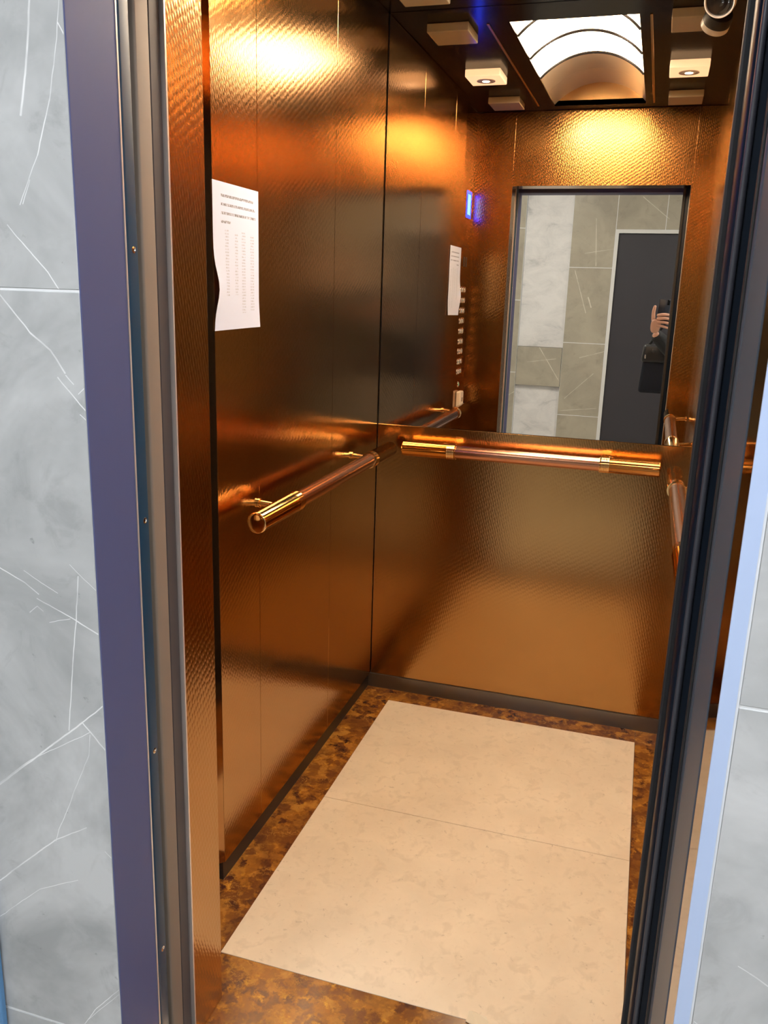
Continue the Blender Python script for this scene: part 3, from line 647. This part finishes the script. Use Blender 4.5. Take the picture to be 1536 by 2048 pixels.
for s in (-1, 1):
    bm = bmesh.new(); bmesh.ops.create_uvsphere(bm, u_segments=14, v_segments=10, radius=.0125, matrix=Matrix.Translation(H0+Vector((s*.031,.074,.022))))
    e = part('eye', bm, EYEW, per, smooth=True)
    bm = bmesh.new(); bmesh.ops.create_uvsphere(bm, u_segments=10, v_segments=8, radius=.006, matrix=Matrix.Translation(H0+Vector((s*.031,.082,.021)))); part('iris', bm, HAIR, e, smooth=True)
part('mouth', join([chain([H0+Vector((-.024,.078,-.044)), H0+Vector((0,.090,-.042)), H0+Vector((.024,.078,-.044))], [.004,.0065,.004])]), LIP, per, smooth=True)

# phone in the left hand
ph = thing('phone', 'dark blue phone held upright in one hand, seen in the mirror', 'phone', (.045, 0, 1.29))
def tilt(bm, a=.05, c=(.063, 0, 1.365)):
    bmesh.ops.rotate(bm, verts=bm.verts[:], cent=c, matrix=Matrix.Rotation(a, 3, 'Y')); bmesh.ops.translate(bm, verts=bm.verts[:], vec=HS); return bm
part('shell', tilt(B(.0295, .0965, -.004, .0045, 1.290, 1.440, bev=.0035, seg=3)), PHONE, ph, smooth=True)
part('screen', tilt(B(.032, .094, -.0047, -.0041, 1.296, 1.434)), LENS_BLACK, ph)
cb = part('camera_bump', tilt(B(.078, .092, .0044, .0058, 1.405, 1.435, bev=.0006)), LENS_BLACK, ph)
bm = bmesh.new(); lathe(bm, (.0895, .0055, 1.434), (.0895, .0064, 1.434), [(0, .0028), (.0007, .0022)], 16); part('flash', tilt(bm), CHROME, cb)

# shoulder bag on the person's left side
bg = thing('shoulder_bag', 'dark navy bag with a folded flap hanging beside the person, seen in the mirror', 'bag', (.08, -.39, .83))
def bagbody(x0, x1, y0, y1, z0, z1, flare, bev):
    bm = box(bmesh.new(), x0, x1, y0, y1, z0, z1)
    for v in bm.verts:
        if v.co.z < (z0+z1)/2: v.co.x += flare*(-1 if v.co.x < (x0+x1)/2 else 1); v.co.y += .4*flare*(-1 if v.co.y < (y0+y1)/2 else 1)
    bmesh.ops.bevel(bm, geom=bm.edges[:], offset=bev, segments=4, affect='EDGES', profile=.5); return bm
part('pouch', bagbody(-.045, .205, -.430, -.345, .835, 1.105, .018, .022), BAG, bg, smooth=True)
fp = part('flap', bagbody(-.052, .212, -.435, -.334, 1.035, 1.150, .010, .020), SHOE, bg, smooth=True)
bm = bmesh.new(); lathe(bm, (.01, -.335, 1.11), (.01, -.322, 1.11), [(0, .016), (.008, .016), (.011, .010)], 20); part('stud', bm, SHOE, fp, smooth=True)
part('clasp', B(-.040, -.032, -.334, -.324, 1.060, 1.085, bev=.002), CHROME, bg)
bm = bmesh.new(); tube(bm, [(-.035, -.385, 1.12), (.03, -.39, 1.23), (.13, -.385, 1.38), (.215, -.375, 1.472), (.262, -.40, 1.478), (.27, -.455, 1.40), (.24, -.465, 1.25), (.19, -.40, 1.12)], .009, 10); part('strap', bm, SHOE, bg, smooth=True)

# small scrap of tape on the front edge of the floor tile
bm = bmesh.new(); n = 10
ring = [(-.213, 1.392), (-.212, 1.4185), (-.206, 1.4205), (-.196, 1.4200), (-.190, 1.4165), (-.176, 1.4150), (-.168, 1.405), (-.172, 1.390), (-.190, 1.385)]
lo = [bm.verts.new((x, y, .0014)) for x, y in ring]; hi = [bm.verts.new((x+.0004, y, .0026 + .0006*(i % 3))) for i, (x, y) in enumerate(ring)]
bm.faces.new(lo[::-1]); bm.faces.new(hi)
for i in range(len(ring)): bm.faces.new((lo[i], lo[(i+1) % len(ring)], hi[(i+1) % len(ring)], hi[i]))
tag(link('tape_scrap', bm, mat('pale_tape', (.60, .54, .40), .3), base=(-.19, 1.40, .0014)), 'small pale scrap of tape on the front edge of the cream floor tile', 'tape')
